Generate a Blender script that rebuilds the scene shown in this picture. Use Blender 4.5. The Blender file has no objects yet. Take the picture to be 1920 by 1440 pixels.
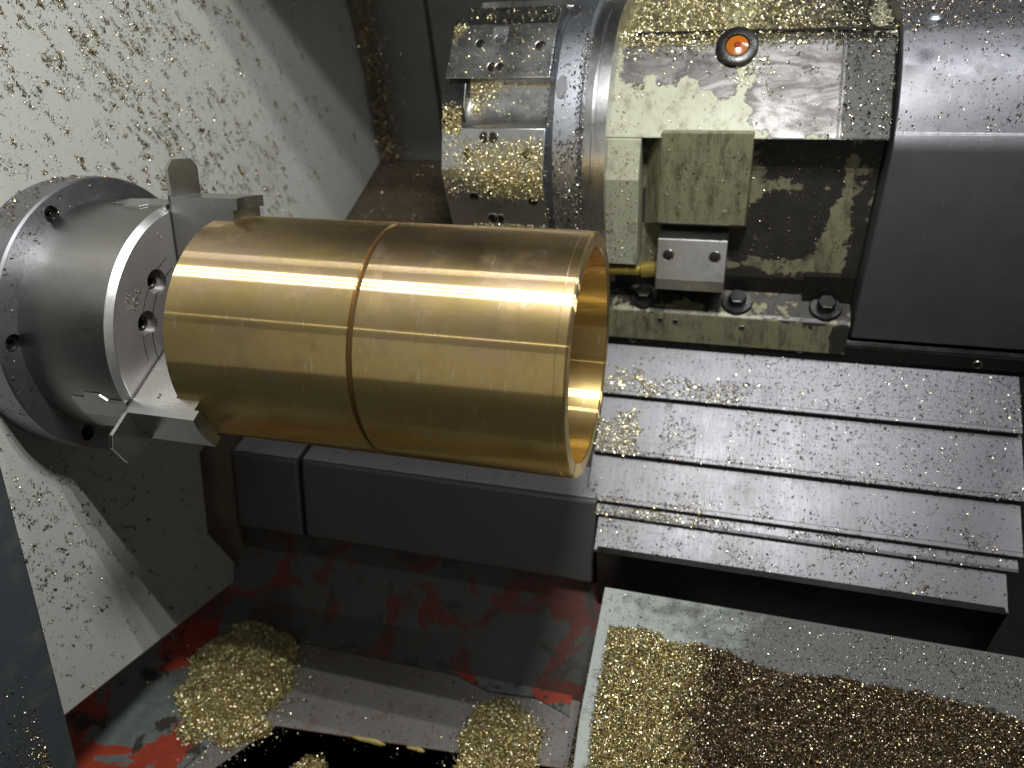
import bpy, bmesh, math, random
import numpy as np
from mathutils import Vector, Matrix

S = bpy.context.scene
COL = S.collection
rng = np.random.default_rng(7)
R = math.radians

# ------------------------------------------------------------------ camera
FPX = 1400.0                                     # focal length in pixels of the 1920 px wide photograph
AX = np.array([[0.9619964, 0.0948876, -0.2560454],   # world X, Y, Z in camera axes (right, down, forward)
               [0.2612, -0.5929, 0.7617],
               [-0.0795, -0.7997, -0.5951]])
CAM = np.array([0.0961, -0.4916, 0.3477])
cam_d = bpy.data.cameras.new('camera'); cam = bpy.data.objects.new('camera', cam_d); COL.objects.link(cam)
rot = Matrix(((AX[0][0], -AX[0][1], -AX[0][2]), (AX[1][0], -AX[1][1], -AX[1][2]), (AX[2][0], -AX[2][1], -AX[2][2])))
cam.matrix_world = Matrix.Translation(Vector(CAM)) @ rot.to_quaternion().to_matrix().to_4x4()
cam_d.sensor_width = 36; cam_d.lens = FPX / 1920 * 36; cam_d.clip_start = 0.02; cam_d.clip_end = 50
cam_d.dof.use_dof = True; cam_d.dof.focus_distance = 0.62; cam_d.dof.aperture_fstop = 5.0
S.camera = cam

# ------------------------------------------------------------------ world, lamps, exposure
W = bpy.data.worlds.new('World'); S.world = W; W.use_nodes = True
bg = W.node_tree.nodes['Background']; bg.inputs[0].default_value = (0.98, 0.96, 0.92, 1); bg.inputs[1].default_value = 0.05

def lamp(name, loc, aim, sx, sy, power, col=(1, 1, 1), spread=180):
    l = bpy.data.lights.new(name, 'AREA'); l.shape = 'RECTANGLE'; l.size = sx; l.size_y = sy
    l.energy = power; l.color = col; l.spread = R(spread)
    o = bpy.data.objects.new(name, l); COL.objects.link(o); o.location = loc
    z = (Vector(loc) - Vector(aim)).normalized(); x = Vector((1, 0, 0)); x = (x - z * x.dot(z)).normalized(); y = z.cross(x)
    o.rotation_euler = Matrix((x, y, z)).transposed().to_euler()
    return o
lamp('overhead_fill', (0.25, -0.10, 1.35), (0.0, 0.05, 0), 0.9, 0.30, 0.14, (0.96, 0.98, 1.0))  # unseen soft fill, added overhead for a broad sheen on the sleeve
for k in range(3):
    lamp('machine_lamp', (0.16, -0.08 - 0.065 * k, 0.95), (-0.1, 0.05, -0.05), 0.16, 0.004, 4.2, (1.0, 0.99, 0.95))
lamp('rear_machine_lamp', (0.45, 0.25, 0.92), (-0.1, 0.1, 0.0), 0.28, 0.006, 2.3, (0.95, 0.97, 1.0))
lamp('shop_lamp', (0.15, -0.9, 0.80), (-0.1, 0.05, 0), 0.5, 0.006, 0.30, (1.0, 0.93, 0.84))
lamp('front_fill', (-0.05, -1.5, 0.45), (-0.1, 0.0, 0.0), 1.6, 1.0, 2.1, (1.0, 0.97, 0.90))  # unseen fill added in front to brighten the sleeve's lower half
S.view_settings.view_transform = 'Standard'; S.view_settings.look = 'None'
S.view_settings.exposure = 0.0; S.view_settings.gamma = 1.0
S.cycles.max_bounces = 8; S.cycles.glossy_bounces = 4; S.cycles.use_denoising = True
S.cycles.sample_clamp_indirect = 6.0; S.cycles.caustics_reflective = False; S.cycles.caustics_refractive = False

# ------------------------------------------------------------------ layout helper: sight line of a photograph point met with a real plane
def at(px, py, axis, val):
    v = AX @ np.array([(px - 960) / FPX, (py - 720) / FPX, 1.0])
    n = {'X': (1, 0, 0), 'Y': (0, 1, 0), 'Z': (0, 0, 1)}.get(axis, axis); n = np.array(n, float)
    t = (val - n @ CAM) / (n @ v)
    return CAM + t * v

# ------------------------------------------------------------------ shader mini language
class G:
    def __init__(s, name):
        s.m = bpy.data.materials.new(name); s.m.use_nodes = True; s.nt = s.m.node_tree
        s.b = s.nt.nodes['Principled BSDF']; s.geo = None
    def n(s, t, **k):
        nd = s.nt.nodes.new(t)
        for a, v in k.items(): setattr(nd, a, v)
        return nd
    def put(s, sock, v):
        if isinstance(v, V): s.nt.links.new(v.s, sock)
        elif isinstance(v, (tuple, list)): sock.default_value = (*v, 1) if len(v) == 3 and sock.type == 'RGBA' else v
        else: sock.default_value = v
    def math(s, op, a, b=0.0, c=0.0):
        nd = s.n('ShaderNodeMath', operation=op); s.put(nd.inputs[0], a); s.put(nd.inputs[1], b); s.put(nd.inputs[2], c); return V(s, nd.outputs[0])
    @property
    def P(s):
        if s.geo is None: s.geo = s.n('ShaderNodeNewGeometry')
        return V(s, s.geo.outputs['Position'])
    def xyz(s):
        nd = s.n('ShaderNodeSeparateXYZ'); s.put(nd.inputs[0], s.P); return [V(s, o) for o in nd.outputs]
    def scaled(s, k, off=(0, 0, 0)):
        nd = s.n('ShaderNodeMapping'); s.put(nd.inputs[0], s.P); nd.inputs['Scale'].default_value = k; nd.inputs['Location'].default_value = off; return V(s, nd.outputs[0])
    def noise(s, scale, detail=4, rough=.55, vec=None, dist=0.0):
        nd = s.n('ShaderNodeTexNoise'); s.put(nd.inputs['Vector'], vec if vec is not None else s.P)
        nd.inputs['Scale'].default_value = scale; nd.inputs['Detail'].default_value = detail; nd.inputs['Roughness'].default_value = rough; nd.inputs['Distortion'].default_value = dist
        return V(s, nd.outputs[0])
    def voro(s, scale, feature='F1', vec=None, out=0):
        nd = s.n('ShaderNodeTexVoronoi', feature=feature); s.put(nd.inputs['Vector'], vec if vec is not None else s.P); nd.inputs['Scale'].default_value = scale
        return V(s, nd.outputs[out])
    def step(s, v, a, b):
        nd = s.n('ShaderNodeMapRange', interpolation_type='SMOOTHSTEP'); s.put(nd.inputs[0], v); nd.inputs[1].default_value = a; nd.inputs[2].default_value = b; return V(s, nd.outputs[0])
    def lin(s, v, a, b, c, d):
        nd = s.n('ShaderNodeMapRange'); s.put(nd.inputs[0], v)
        for i, q in enumerate((a, b, c, d)): nd.inputs[i + 1].default_value = q
        return V(s, nd.outputs[0])
    def mix(s, f, a, b):
        nd = s.n('ShaderNodeMix', data_type='RGBA'); s.put(nd.inputs[0], f); s.put(nd.inputs[6], a); s.put(nd.inputs[7], b); return V(s, nd.outputs[2])
    def box(s, cx, cz, hx, hz, ax=0, az=2):
        p = s.xyz(); a = s.math('SUBTRACT', s.math('ABSOLUTE', p[ax] - cx), hx); b = s.math('SUBTRACT', s.math('ABSOLUTE', p[az] - cz), hz)
        return s.math('MAXIMUM', a, b)
    def bump(s, h, strength=.3, dist=.001):
        nd = s.n('ShaderNodeBump'); s.put(nd.inputs['Height'], h); nd.inputs['Strength'].default_value = strength; nd.inputs['Distance'].default_value = dist
        s.nt.links.new(nd.outputs[0], s.b.inputs['Normal'])
    def out(s, **k):
        for a, v in k.items(): s.put(s.b.inputs[a.replace('_', ' ')], v)
        return s.m
class V:
    def __init__(s, g, sock): s.g = g; s.s = sock
    def __add__(s, o): return s.g.math('ADD', s, o)
    def __sub__(s, o): return s.g.math('SUBTRACT', s, o)
    def __mul__(s, o): return s.g.math('MULTIPLY', s, o)

# ------------------------------------------------------------------ materials
def m_bronze():
    g = G('bronze'); smear = g.noise(14, 5, .6, g.scaled((1, 1.6, 1.6))); fine = g.noise(900, 3, .6); speck = g.step(g.voro(520), .20, .08)
    scr = g.noise(60, 6, .7, g.scaled((9, 1, 1)))
    patchy = g.step(g.noise(30, 6, .65), .50, .72)
    c = g.mix(smear, (0.74, 0.53, 0.185), (0.89, 0.70, 0.32)); c = g.mix(patchy * 0.5, c, (0.40, 0.26, 0.13)); c = g.mix(g.step(g.noise(95, 6, .75, g.scaled((1, .5, .5), (2, 4, 1))), .54, .75) * .35, c, (.38, .25, .12)); c = g.mix(g.step(g.noise(130, 3, .6, g.scaled((2.6, .35, .35))), .63, .72) * .75, c, (.98, .90, .72)); c = g.mix(g.step(g.noise(20, 5, .6, g.scaled((.7, 1, 1), (8, 2, 5))) + g.xyz()[2] * 3.0, .58, .95) * .75, c, (.76, .56, .42)); c = g.mix(speck * .4, c, (.92, .84, .62))  # pinkish reflected light is painted into the sleeve's upper side
    t = g.n('ShaderNodeTangent', direction_type='RADIAL', axis='X')
    hgt = fine * .5 + speck * .8 + scr * .5
    g.bump(hgt, .12, .0004)
    g.nt.links.new(t.outputs[0], g.b.inputs['Tangent'])
    g.out(Base_Color=c, Metallic=1.0, Roughness=g.lin(smear + patchy * .3, .2, 1.0, .32, .48), Anisotropic=.6, Anisotropic_Rotation=.25)
    b2 = g.n('ShaderNodeBsdfAnisotropic'); g.put(b2.inputs['Color'], c); b2.inputs['Anisotropy'].default_value = .88; b2.inputs['Rotation'].default_value = 0.0
    g.put(b2.inputs['Roughness'], g.lin(scr, .3, .7, .19, .27)); g.nt.links.new(t.outputs[0], b2.inputs['Tangent'])
    mx = g.n('ShaderNodeMixShader'); g.put(mx.inputs[0], g.lin(patchy, 0, 1, .6, .35)); g.nt.links.new(g.b.outputs[0], mx.inputs[1]); g.nt.links.new(b2.outputs[0], mx.inputs[2])
    g.nt.links.new(mx.outputs[0], g.nt.nodes['Material Output'].inputs[0])
    return g.m
def m_steel(name, col=(.52, .53, .55), rough=(.22, .42), metal=1.0, aniso=0.0, brush=None, stain=.35, dark=(.20, .19, .18), axis='X'):
    g = G(name); a = g.noise(26, 5, .6); b = g.noise(400, 3, .6) if brush is None else g.noise(420, 4, .7, g.scaled(brush))
    st = g.step(g.noise(38, 6, .65, g.scaled((1, 1, 1), (3, 1, 2))), .5, .75) * stain
    c = g.mix(st, col, dark); c = g.mix(b * .35, c, tuple(q * .6 for q in col))
    r = g.lin(a * .6 + b * .4, .3, .7, rough[0], rough[1])
    scr = g.step(g.noise(150, 4, .7, g.scaled((3.5, .3, .3), (1, 7, 2))), .60, .72)
    c = g.mix(scr * .35, c, tuple(min(1, q * 1.5) for q in col)); c = g.mix(g.step(g.voro(330), .14, .06) * .55, c, tuple(q * .3 for q in col))
    if aniso:
        t = g.n('ShaderNodeTangent', direction_type='RADIAL', axis=axis); g.nt.links.new(t.outputs[0], g.b.inputs['Tangent'])
        g.out(Anisotropic=aniso, Anisotropic_Rotation=.25)
    g.bump(b, .12, .0004)
    return g.out(Base_Color=c, Metallic=metal, Roughness=r)
def m_paint(name, col, dirt=(.12, .11, .09), amount=.4, rough=.38, scale=22, speck=.6):
    g = G(name); a = g.noise(scale, 6, .65); st = g.step(a, .48, .8) * amount
    run = g.step(g.noise(60, 4, .6, g.scaled((1, 1, .22))), .55, .8) * (amount * .6)
    sp = g.step(g.voro(700), .16, .07) * speck
    c = g.mix(st, col, dirt); c = g.mix(run, c, tuple(q * .6 for q in col)); c = g.mix(sp, c, (.07, .06, .05))
    g.bump(g.noise(300, 3, .6) + sp, .15, .0004)
    return g.out(Base_Color=c, Roughness=g.lin(a, .3, .7, rough - .1, rough + .15), Specular_IOR_Level=.5)
def m_plain(name, col, rough=.5, metal=0.0, bump=.15, vary=.35):
    g = G(name); a = g.noise(70, 5, .6)
    g.bump(g.noise(350, 3, .6), bump, .0005)
    return g.out(Base_Color=g.mix(a * vary, col, tuple(q * .35 for q in col)), Roughness=g.lin(a, .3, .7, max(.05, rough - .1), min(1, rough + .12)), Metallic=metal)
def m_cream(patches, name='cream_paint'):
    # cream machine paint, worn through to grey metal and dark oil-coated casting in patches with their own edges
    g = G(name); n1 = g.noise(55, 6, .62, dist=.4); n0 = g.noise(14, 3, .5)
    mask = None
    for (cx, cz, hx, hz) in patches:
        q = g.box(cx, cz, hx, hz) + (n0 - .5) * .05 + (n1 - .5) * .045
        q = g.step(q, .0012, -.0008); mask = q if mask is None else g.math('MAXIMUM', mask, q)
    stain = g.step(g.noise(90, 6, .7, g.scaled((1, 1, .35))), .48, .78)
    paint = g.mix(stain * .8, (.385, .40, .29), (.10, .09, .06)); paint = g.mix(g.step(g.voro(600), .16, .07) * .8, paint, (.05, .045, .03))
    paint = g.mix(g.step(g.noise(26, 6, .72, g.scaled((1.3, 1, .5), (3, 3, 3))), .50, .68) * .45, paint, (.20, .18, .10))
    metal = g.mix(g.step(g.noise(34, 6, .7, g.scaled((.45, 1, 1)), 1.2), .35, .65), (.05, .047, .045), (.185, .18, .18)); metal = g.mix(g.step(g.xyz()[0] + n1 * .006, .1985, .2000), metal, (.03, .03, .028))
    c = g.mix(mask, paint, metal) if mask is not None else paint
    if mask is not None:
        g.put(g.b.inputs['Metallic'], mask * .7); g.bump(mask * -1.2 + g.noise(300, 3, .6) * .25, .5, .0006)
    return g.out(Base_Color=c, Roughness=g.lin(n1, .3, .7, .30, .52))
def m_cream_dark(patches, name):
    g = G(name); n1 = g.noise(60, 6, .65, dist=.5); n0 = g.noise(16, 3, .5)
    mask = None
    for (cx, cz, hx, hz) in patches:
        q = g.box(cx, cz, hx, hz) + (n0 - .5) * .06 + (n1 - .5) * .05
        q = g.step(q, .001, -.0008); mask = q if mask is None else g.math('MAXIMUM', mask, q)
    stain = g.step(g.noise(110, 6, .72, g.scaled((1, 1, .3))), .42, .72)
    paint = g.mix(stain * .8, (.235, .23, .14), (.04, .036, .024))
    c = g.mix(mask, paint, g.mix(g.noise(40, 4), (.018, .017, .014), (.05, .047, .042))) if mask is not None else paint
    if mask is not None: g.bump(mask * -1.5 + g.noise(260, 4, .6) * .4, .6, .0008)
    return g.out(Base_Color=c, Roughness=g.lin(n1, .3, .7, .2, .5))
def m_red(name, shaded):  # shaded: darker copy, with the sleeve's shadow painted into the red
    g = G(name); a = g.noise(13, 7, .62, dist=.6); b = g.noise(22, 6, .65, g.scaled((1, 1, 1), (5, 2, 1)), .5)
    red = g.mix(g.noise(80, 4), (.42, .055, .022), (.22, .03, .015)) if not shaded else g.mix(g.noise(80, 4), (.13, .022, .012), (.05, .012, .008))
    c = g.mix(g.step(a, .475, .50), red, g.mix(g.noise(60, 5), (.20, .23, .22), (.07, .08, .08)) if not shaded else (.05, .055, .05))
    c = g.mix(g.step(b, .54, .60), c, (.035, .03, .026))
    g.bump(a + g.noise(200, 3), .4, .001)
    return g.out(Base_Color=c, Roughness=g.lin(b, .3, .7, .4, .7))
def m_chip(name, cols, rough=.22):
    g = G(name); nd = g.n('ShaderNodeNewGeometry'); rp = V(g, nd.outputs['Random Per Island'])
    ramp = g.n('ShaderNodeValToRGB'); g.put(ramp.inputs[0], rp); el = ramp.color_ramp.elements
    el[0].position = 0; el[0].color = (*cols[0], 1); el[1].position = 1; el[1].color = (*cols[-1], 1)
    for i, c in enumerate(cols[1:-1]): e = el.new((i + 1) / (len(cols) - 1)); e.color = (*c, 1)
    return g.out(Base_Color=V(g, ramp.outputs[0]), Metallic=1.0, Roughness=rough)
def m_cover():
    g = G('way_cover_steel'); br = g.noise(300, 5, .7, g.scaled((2.2, .12, .12))); a = g.noise(9, 5, .6); st = g.step(g.noise(30, 7, .7), .52, .74)
    ln = g.noise(240, 3, .6, g.scaled((.05, 2, 2))); sp = g.step(g.voro(430), .22, .1)
    c = g.mix(br * .5, (.19, .193, .21), (.085, .085, .092)); c = g.mix(g.step(a, .42, .62) * .45, c, (.17, .17, .18)); c = g.mix(st * .6, c, (.16, .155, .15)); c = g.mix(sp * .7, c, (.07, .07, .07)); c = g.mix(g.step(ln, .60, .72) * .45, c, (.10, .10, .105)); c = g.mix(g.step(g.noise(60, 6, .75, g.scaled((1, 1, 1), (4, 0, 9))), .56, .70) * .6, c, (.08, .078, .075))
    g.bump(br * .6 + ln * .3 + sp * .6, .10, .0004)
    return g.out(Base_Color=c, Metallic=1.0, Roughness=g.lin(a * .6 + br * .4, .3, .7, .38, .56))

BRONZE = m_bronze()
FLANGE = m_steel('back_plate_steel', (.34, .34, .37), (.40, .55), stain=.3)
STEEL = m_steel('turned_chuck_steel', (.36, .355, .35), (.24, .38), aniso=.6, stain=.3)
FACE = m_steel('ground_chuck_face', (.44, .43, .42), (.40, .55), metal=.75, stain=.35)
JAW = m_steel('ground_jaw_steel', (.50, .50, .49), (.22, .36), brush=(.1, 2, 2), stain=.2)
TSTEEL = m_steel('turret_steel', (.60, .61, .62), (.22, .40), brush=(2, 1, .3), stain=.5)
RIM = m_steel('turret_rim_steel', (.46, .49, .55), (.38, .52), stain=.25, dark=(.2, .2, .2))
DARKSTEEL = m_steel('dark_oiled_steel', (.10, .10, .10), (.2, .4), stain=.4, dark=(.04, .04, .04))
BEDSTEEL = m_steel('bed_way_steel', (.135, .132, .13), (.34, .5), metal=.45, brush=(.1, 1, 1), stain=.4, dark=(.15, .12, .11))
def m_shroud():
    g = G('shroud_sheet_steel'); a = g.noise(16, 6, .65); st = g.noise(70, 5, .65, g.scaled((1, 1, .16))); dg = g.noise(160, 4, .7, g.scaled((.5, 1.6, 1.6), (0, 3, 0))); sc = g.step(g.noise(120, 3, .6, g.scaled((3.4, .25, .25))), .66, .73)
    c = g.mix(st, (.27, .27, .30), (.15, .15, .165)); c = g.mix(g.step(a, .45, .7) * .4, c, (.10, .095, .09)); c = g.mix(sc * .35, c, (.42, .42, .45)); c = g.mix(g.step(g.voro(380), .17, .07) * .7, c, (.03, .03, .03))
    g.bump(dg + st * .5, .18, .0005)
    return g.out(Base_Color=c, Metallic=.9, Roughness=g.lin(a * .5 + st * .5, .3, .7, .34, .56))
SHROUD = m_shroud()
COVER = m_cover()
WHITE = m_paint('white_wall_paint', (.58, .60, .56), (.30, .29, .25), .35, .34, 9, .75)
def m_tray():
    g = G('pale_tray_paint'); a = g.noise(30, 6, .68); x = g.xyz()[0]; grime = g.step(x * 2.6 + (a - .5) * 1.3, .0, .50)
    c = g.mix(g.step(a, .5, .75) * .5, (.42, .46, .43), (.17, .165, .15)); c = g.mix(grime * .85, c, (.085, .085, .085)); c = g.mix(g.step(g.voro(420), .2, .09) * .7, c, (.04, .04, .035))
    g.bump(g.noise(260, 4, .65) + grime * a, .4, .0006)
    return g.out(Base_Color=c, Roughness=g.lin(a, .3, .7, .22, .45))
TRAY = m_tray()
GREY = m_paint('grey_back_paint', (.20, .20, .19), (.07, .065, .06), .5, .45, 12, .3)
BROWN = m_paint('dirty_ledge_paint', (.11, .085, .055), (.04, .03, .02), .6, .55, 40, .5)
BLUE = m_paint('dark_blue_grey_paint', (.050, .060, .068), (.16, .15, .12), .55, .42, 34, .5)
BLACK = m_plain('black_oily_grime', (.012, .011, .010), .28, 0, .5)
SOCKET_SHADE = m_plain('socket_shade', (.02, .018, .015), .35, .3, .2)
RED = m_red('peeling_red_paint', False); RED_SHADED = m_red('shaded_red_paint', True)
RUST = m_plain('rusty_plate_edge', (.22, .065, .02), .6, 0, .5, .8)
FLOORSTEEL = m_steel('worn_trough_steel', (.27, .26, .25), (.42, .62), metal=.4, stain=.75, dark=(.20, .05, .03))
GOLD = m_chip('brass_chips', [(.62, .52, .24), (.88, .79, .42), (.80, .74, .48), (.95, .91, .72), (.54, .45, .19)], .32)
BROWN_CHIPS = m_chip('brown_chips', [(.22, .15, .08), (.42, .31, .16), (.16, .12, .08), (.62, .56, .46), (.30, .22, .12)], .27)
SILVER = m_chip('grey_chips', [(.14, .12, .09), (.32, .28, .22), (.60, .56, .46), (.08, .07, .06), (.26, .20, .12)], .24)
def m_fines(name, lo, hi):
    g = G(name); cell = g.voro(560, out=1); d = g.voro(560); sep = g.n('ShaderNodeSeparateColor'); g.put(sep.inputs[0], cell); r1 = V(g, sep.outputs[0])
    c = g.mix(r1, lo, hi); g.bump(d + r1 * .8, 1.0, .0016)
    return g.out(Base_Color=c, Metallic=.9, Roughness=g.lin(r1, 0, 1, .2, .5))
HEAP = m_fines('packed_fines', (.20, .14, .05), (.62, .50, .22))
WCHIP = m_chip('mixed_wall_chips', [(.40, .30, .17), (.70, .58, .34), (.26, .19, .11), (.82, .76, .60), (.48, .36, .19)], .3)
HEAPD = m_fines('packed_brown_fines', (.06, .045, .03), (.26, .20, .13))
CREAM_DN = None
AMBER = G('amber_sight_glass').out(Base_Color=(.36, .11, .012), Roughness=.2, Coat_Weight=.3, Coat_Roughness=.05)
AMBERC = G('red_brown_oil_eye').out(Base_Color=(.25, .03, .005), Roughness=.15)
OILBRASS = m_plain('oily_yellow_brass', (.55, .43, .10), .2, .6, .4, .8)
FOAM = m_plain('yellow_sealant', (.62, .50, .16), .6, 0, .6, .4)

# ------------------------------------------------------------------ mesh helpers
class MB:
    def __init__(s): s.v = []; s.f = []; s.sm = []
    def add(s, v, f, smooth=False):
        o = len(s.v); s.v += [tuple(map(float, p)) for p in v]; s.f += [tuple(i + o for i in q) for q in f]; s.sm += [smooth] * len(f); return s
    def prism(s, poly, x0, x1, frame=None):
        """poly: (a, b) pairs; extruded along the frame's first axis from x0 to x1. frame = (origin, e0, ea, eb)"""
        O, e0, ea, eb = frame if frame else ((0, 0, 0), (1, 0, 0), (0, 1, 0), (0, 0, 1))
        O, e0, ea, eb = map(np.array, (O, e0, ea, eb)); n = len(poly)
        v = [O + e0 * x0 + ea * a + eb * b for a, b in poly] + [O + e0 * x1 + ea * a + eb * b for a, b in poly]
        f = [tuple(range(n - 1, -1, -1)), tuple(range(n, 2 * n))] + [(i, (i + 1) % n, n + (i + 1) % n, n + i) for i in range(n)]
        return s.add(v, f)
    def box(s, lo, hi):
        x0, y0, z0 = lo; x1, y1, z1 = hi
        return s.prism([(y0, z0), (y1, z0), (y1, z1), (y0, z1)], x0, x1)
    def lathe(s, prof, c=(0, 0), n=96, closed=True, axis=None, a0=0, a1=2 * math.pi):
        """prof: (x, r); turned about X through (y, z) = c, or about axis = (origin, dir)"""
        if axis: 
            O = np.array(axis[0], float); d = np.array(axis[1], float); d /= np.linalg.norm(d)
            u = np.cross(d, (0.31, 0.2, 0.93)); u /= np.linalg.norm(u); w = np.cross(d, u)
        else: O = np.array((0, c[0], c[1]), float); d = np.array((1., 0, 0)); u = np.array((0, 1., 0)); w = np.array((0, 0, 1.))
        m = len(prof); v = []
        for i in range(n):
            a = a0 + (a1 - a0) * i / n; e = u * math.cos(a) + w * math.sin(a)
            v += [O + d * x + e * r for x, r in prof]
        f = []
        for i in range(n):
            j = (i + 1) % n
            for k in range(m if closed else m - 1):
                l = (k + 1) % m; f.append((i * m + k, i * m + l, j * m + l, j * m + k))
        return s.add(v, f, True)
    def tube(s, pts, r, n=10):
        pts = [np.array(p, float) for p in pts]; v = []; f = []
        for i, p in enumerate(pts):
            d = pts[min(i + 1, len(pts) - 1)] - pts[max(i - 1, 0)]; d /= np.linalg.norm(d); u = np.cross(d, (.2, .3, .93)); u /= np.linalg.norm(u); w = np.cross(d, u)
            rr = r[i] if isinstance(r, (list, tuple)) else r
            v += [p + rr * (u * math.cos(2 * math.pi * k / n) + w * math.sin(2 * math.pi * k / n)) for k in range(n)]
        for i in range(len(pts) - 1):
            f += [(i * n + k, i * n + (k + 1) % n, (i + 1) * n + (k + 1) % n, (i + 1) * n + k) for k in range(n)]
        f += [tuple(range(n - 1, -1, -1)), tuple((len(pts) - 1) * n + k for k in range(n))]
        return s.add(v, f, True)
    def build(s, name, mat, parent=None, bevel=0, seg=2, sharp=32):
        me = bpy.data.meshes.new(name); me.from_pydata(s.v, [], s.f); me.validate()
        bm = bmesh.new(); bm.from_mesh(me); bmesh.ops.recalc_face_normals(bm, faces=bm.faces)
        for e in bm.edges:
            if len(e.link_faces) == 2 and e.calc_face_angle(0) > R(sharp): e.smooth = False
        bm.to_mesh(me); bm.free()
        me.polygons.foreach_set('use_smooth', s.sm if len(s.sm) == len(me.polygons) else [True] * len(me.polygons))
        o = bpy.data.objects.new(name, me); COL.objects.link(o); o.data.materials.append(mat)
        if parent: o.parent = parent
        if bevel:
            b = o.modifiers.new('edge', 'BEVEL'); b.width = bevel; b.segments = seg; b.limit_method = 'ANGLE'; b.angle_limit = R(40)
        return o
def cut(o, cutters):
    """subtract MB solids from an object's mesh for good; the cutters leave no trace"""
    tmp = []
    for c in cutters:
        t = c.build('cutter', SOCKET_SHADE); tmp.append(t)
        m = o.modifiers.new('cut', 'BOOLEAN'); m.object = t; m.operation = 'DIFFERENCE'; m.solver = 'EXACT'
    dg = bpy.context.evaluated_depsgraph_get(); me = bpy.data.meshes.new_from_object(o.evaluated_get(dg))
    o.modifiers.clear(); old = o.data; o.data = me; bpy.data.meshes.remove(old)
    for t in tmp:
        d = t.data; bpy.data.objects.remove(t); bpy.data.meshes.remove(d)
    bm = bmesh.new(); bm.from_mesh(me)
    for e in bm.edges:
        e.smooth = not (len(e.link_faces) == 2 and e.calc_face_angle(0) > R(30))
    bm.to_mesh(me); bm.free()
    return o
def thing(name, label, cat, loc=(0, 0, 0), group=None):
    o = bpy.data.objects.new(name, None); COL.objects.link(o); o['label'] = label; o['category'] = cat; o.empty_display_size = .02
    if group: o['group'] = group
    return o
def tag(o, label, cat=None, kind=None):
    o['label'] = label
    if cat: o['category'] = cat
    if kind: o['kind'] = kind
    return o
def polar(phi): 
    p = R(phi); return np.array((0, math.cos(p), math.sin(p))), np.array((0, -math.sin(p), math.cos(p)))

# ================================================================== the setting: enclosure walls, bed, trough
XW = -0.50
wall = MB().prism([(-.75, -.12), (-.2285, -.3354), (.023, -.4395), (.036, -.415), (.018, -.337), (.057, -.2364), (.536, -.1365), (.703, -.0986), (.668, .1564), (.62, .52), (-.75, .62)], XW - .012, XW)
tag(wall.build('headstock_wall', WHITE, bevel=.0015), 'white painted headstock wall peppered with brass chips behind the chuck', kind='structure')
ledge = MB().prism([(.16, -.225), (.16, -.36), (.72, -.36), (.72, -.103), (.695, -.1035)], -.53, -.062)
tag(ledge.build('rear_ledge', BROWN), 'brown dirt-crusted sloping ledge between back wall and bed', kind='structure')
bw = tag(MB().box((-.60, .705, -.3), (.8, .72, .6)).build('back_wall', GREY), 'dark grey back wall of the machine enclosure', kind='structure')
MB().prism([(-.476, -.105), (-.384, -.105), (-.384, .6), (-.484, .6)], .690, .7045, ((0, 0, 0), (0, 1, 0), (1, 0, 0), (0, 0, 1))).build('panel', GREY, bw, bevel=.003)
MB().prism([(-.376, -.105), (.30, -.105), (.30, .6), (-.383, .6)], .696, .7045, ((0, 0, 0), (0, 1, 0), (1, 0, 0), (0, 0, 1))).build('panel', GREY, bw, bevel=.002)

tag(MB().box((-.60, .1275, .560), (.05, .72, .575)).build('shade_sheet', GREY, bevel=.002), 'unseen grey sheet added over the headstock corner to shade the wall', kind='structure')  # unseen sheet, shaped to throw the slanting shade on the headstock wall

bed = thing('machine_bed', 'dark steel lathe bed beam running beneath the bronze sleeve', 'machine bed')
prof = [(.12, -.293), (.083, -.395), (.10, -.42), (.30, -.42), (.30, -.293)]
MB().prism(prof, -.410, -.02).build('bed_beam', BEDSTEEL, bed, bevel=.003)
MB().box((-.409, .1245, -.2925), (-.022, .175, -.2908)).build('lit_top_strip', m_steel('lit_top_steel', (.50, .50, .53), (.36, .5), metal=.5, stain=.3), bed, bevel=.0005)  # lighter plates added on the bed top, lit strip put into their colour
MB().box((-.513, .1235, -.2925), (-.417, .175, -.2908)).build('lit_top_strip', bpy.data.materials['lit_top_steel'], bed, bevel=.0005)
MB().prism([(a - .0015, b) for a, b in prof], -.515, -.416).build('end_beam', BEDSTEEL, bed, bevel=.003)
MB().prism([(a + .006, b - .004) for a, b in prof], -.4165, -.4095).build('joint_seal', BLACK, bed)
MB().prism([(.10, -.415), (-.012, -.5), (.0, -.53), (.30, -.53), (.30, -.415)], -.62, .02).build('sloping_base', RED_SHADED, bed)
MB().box((.436, .0, -.75), (.85, .60, -.16)).build('bed_casting', BLACK, bed)
MB().box((-.80, .062, -.60), (-.516, .70, -.24)).build('headstock_casting', BROWN, bed)

FZ = -.5
hole = [(-.372, -.122), (-.02, -.094), (.06, -.088), (.06, -.34), (-.50, -.34)]
floor = MB()
P2 = [(-.75, .02), (.06, .02), (.06, -.088), (-.02, -.094), (-.372, -.122), (-.50, -.30), (-.75, -.36)]
floor.prism([(x, y) for x, y in P2], FZ - .012, FZ, ((0, 0, 0), (0, 0, 1), (1, 0, 0), (0, 1, 0)))
fl = tag(floor.build('trough_floor', FLOORSTEEL), 'worn steel trough floor below the bed with flaking red paint', kind='structure')
edge = MB().prism([(.06, -.0865), (-.02, -.0925), (-.3712, -.1205), (-.4985, -.2985), (-.501, -.2995), (-.373, -.1225), (-.02, -.0945), (.06, -.0885)], FZ - .016, FZ - .0007, ((0, 0, 0), (0, 0, 1), (1, 0, 0), (0, 1, 0)))
edge.build('rusty_rim', RUST, fl)
lp = MB()
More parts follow.
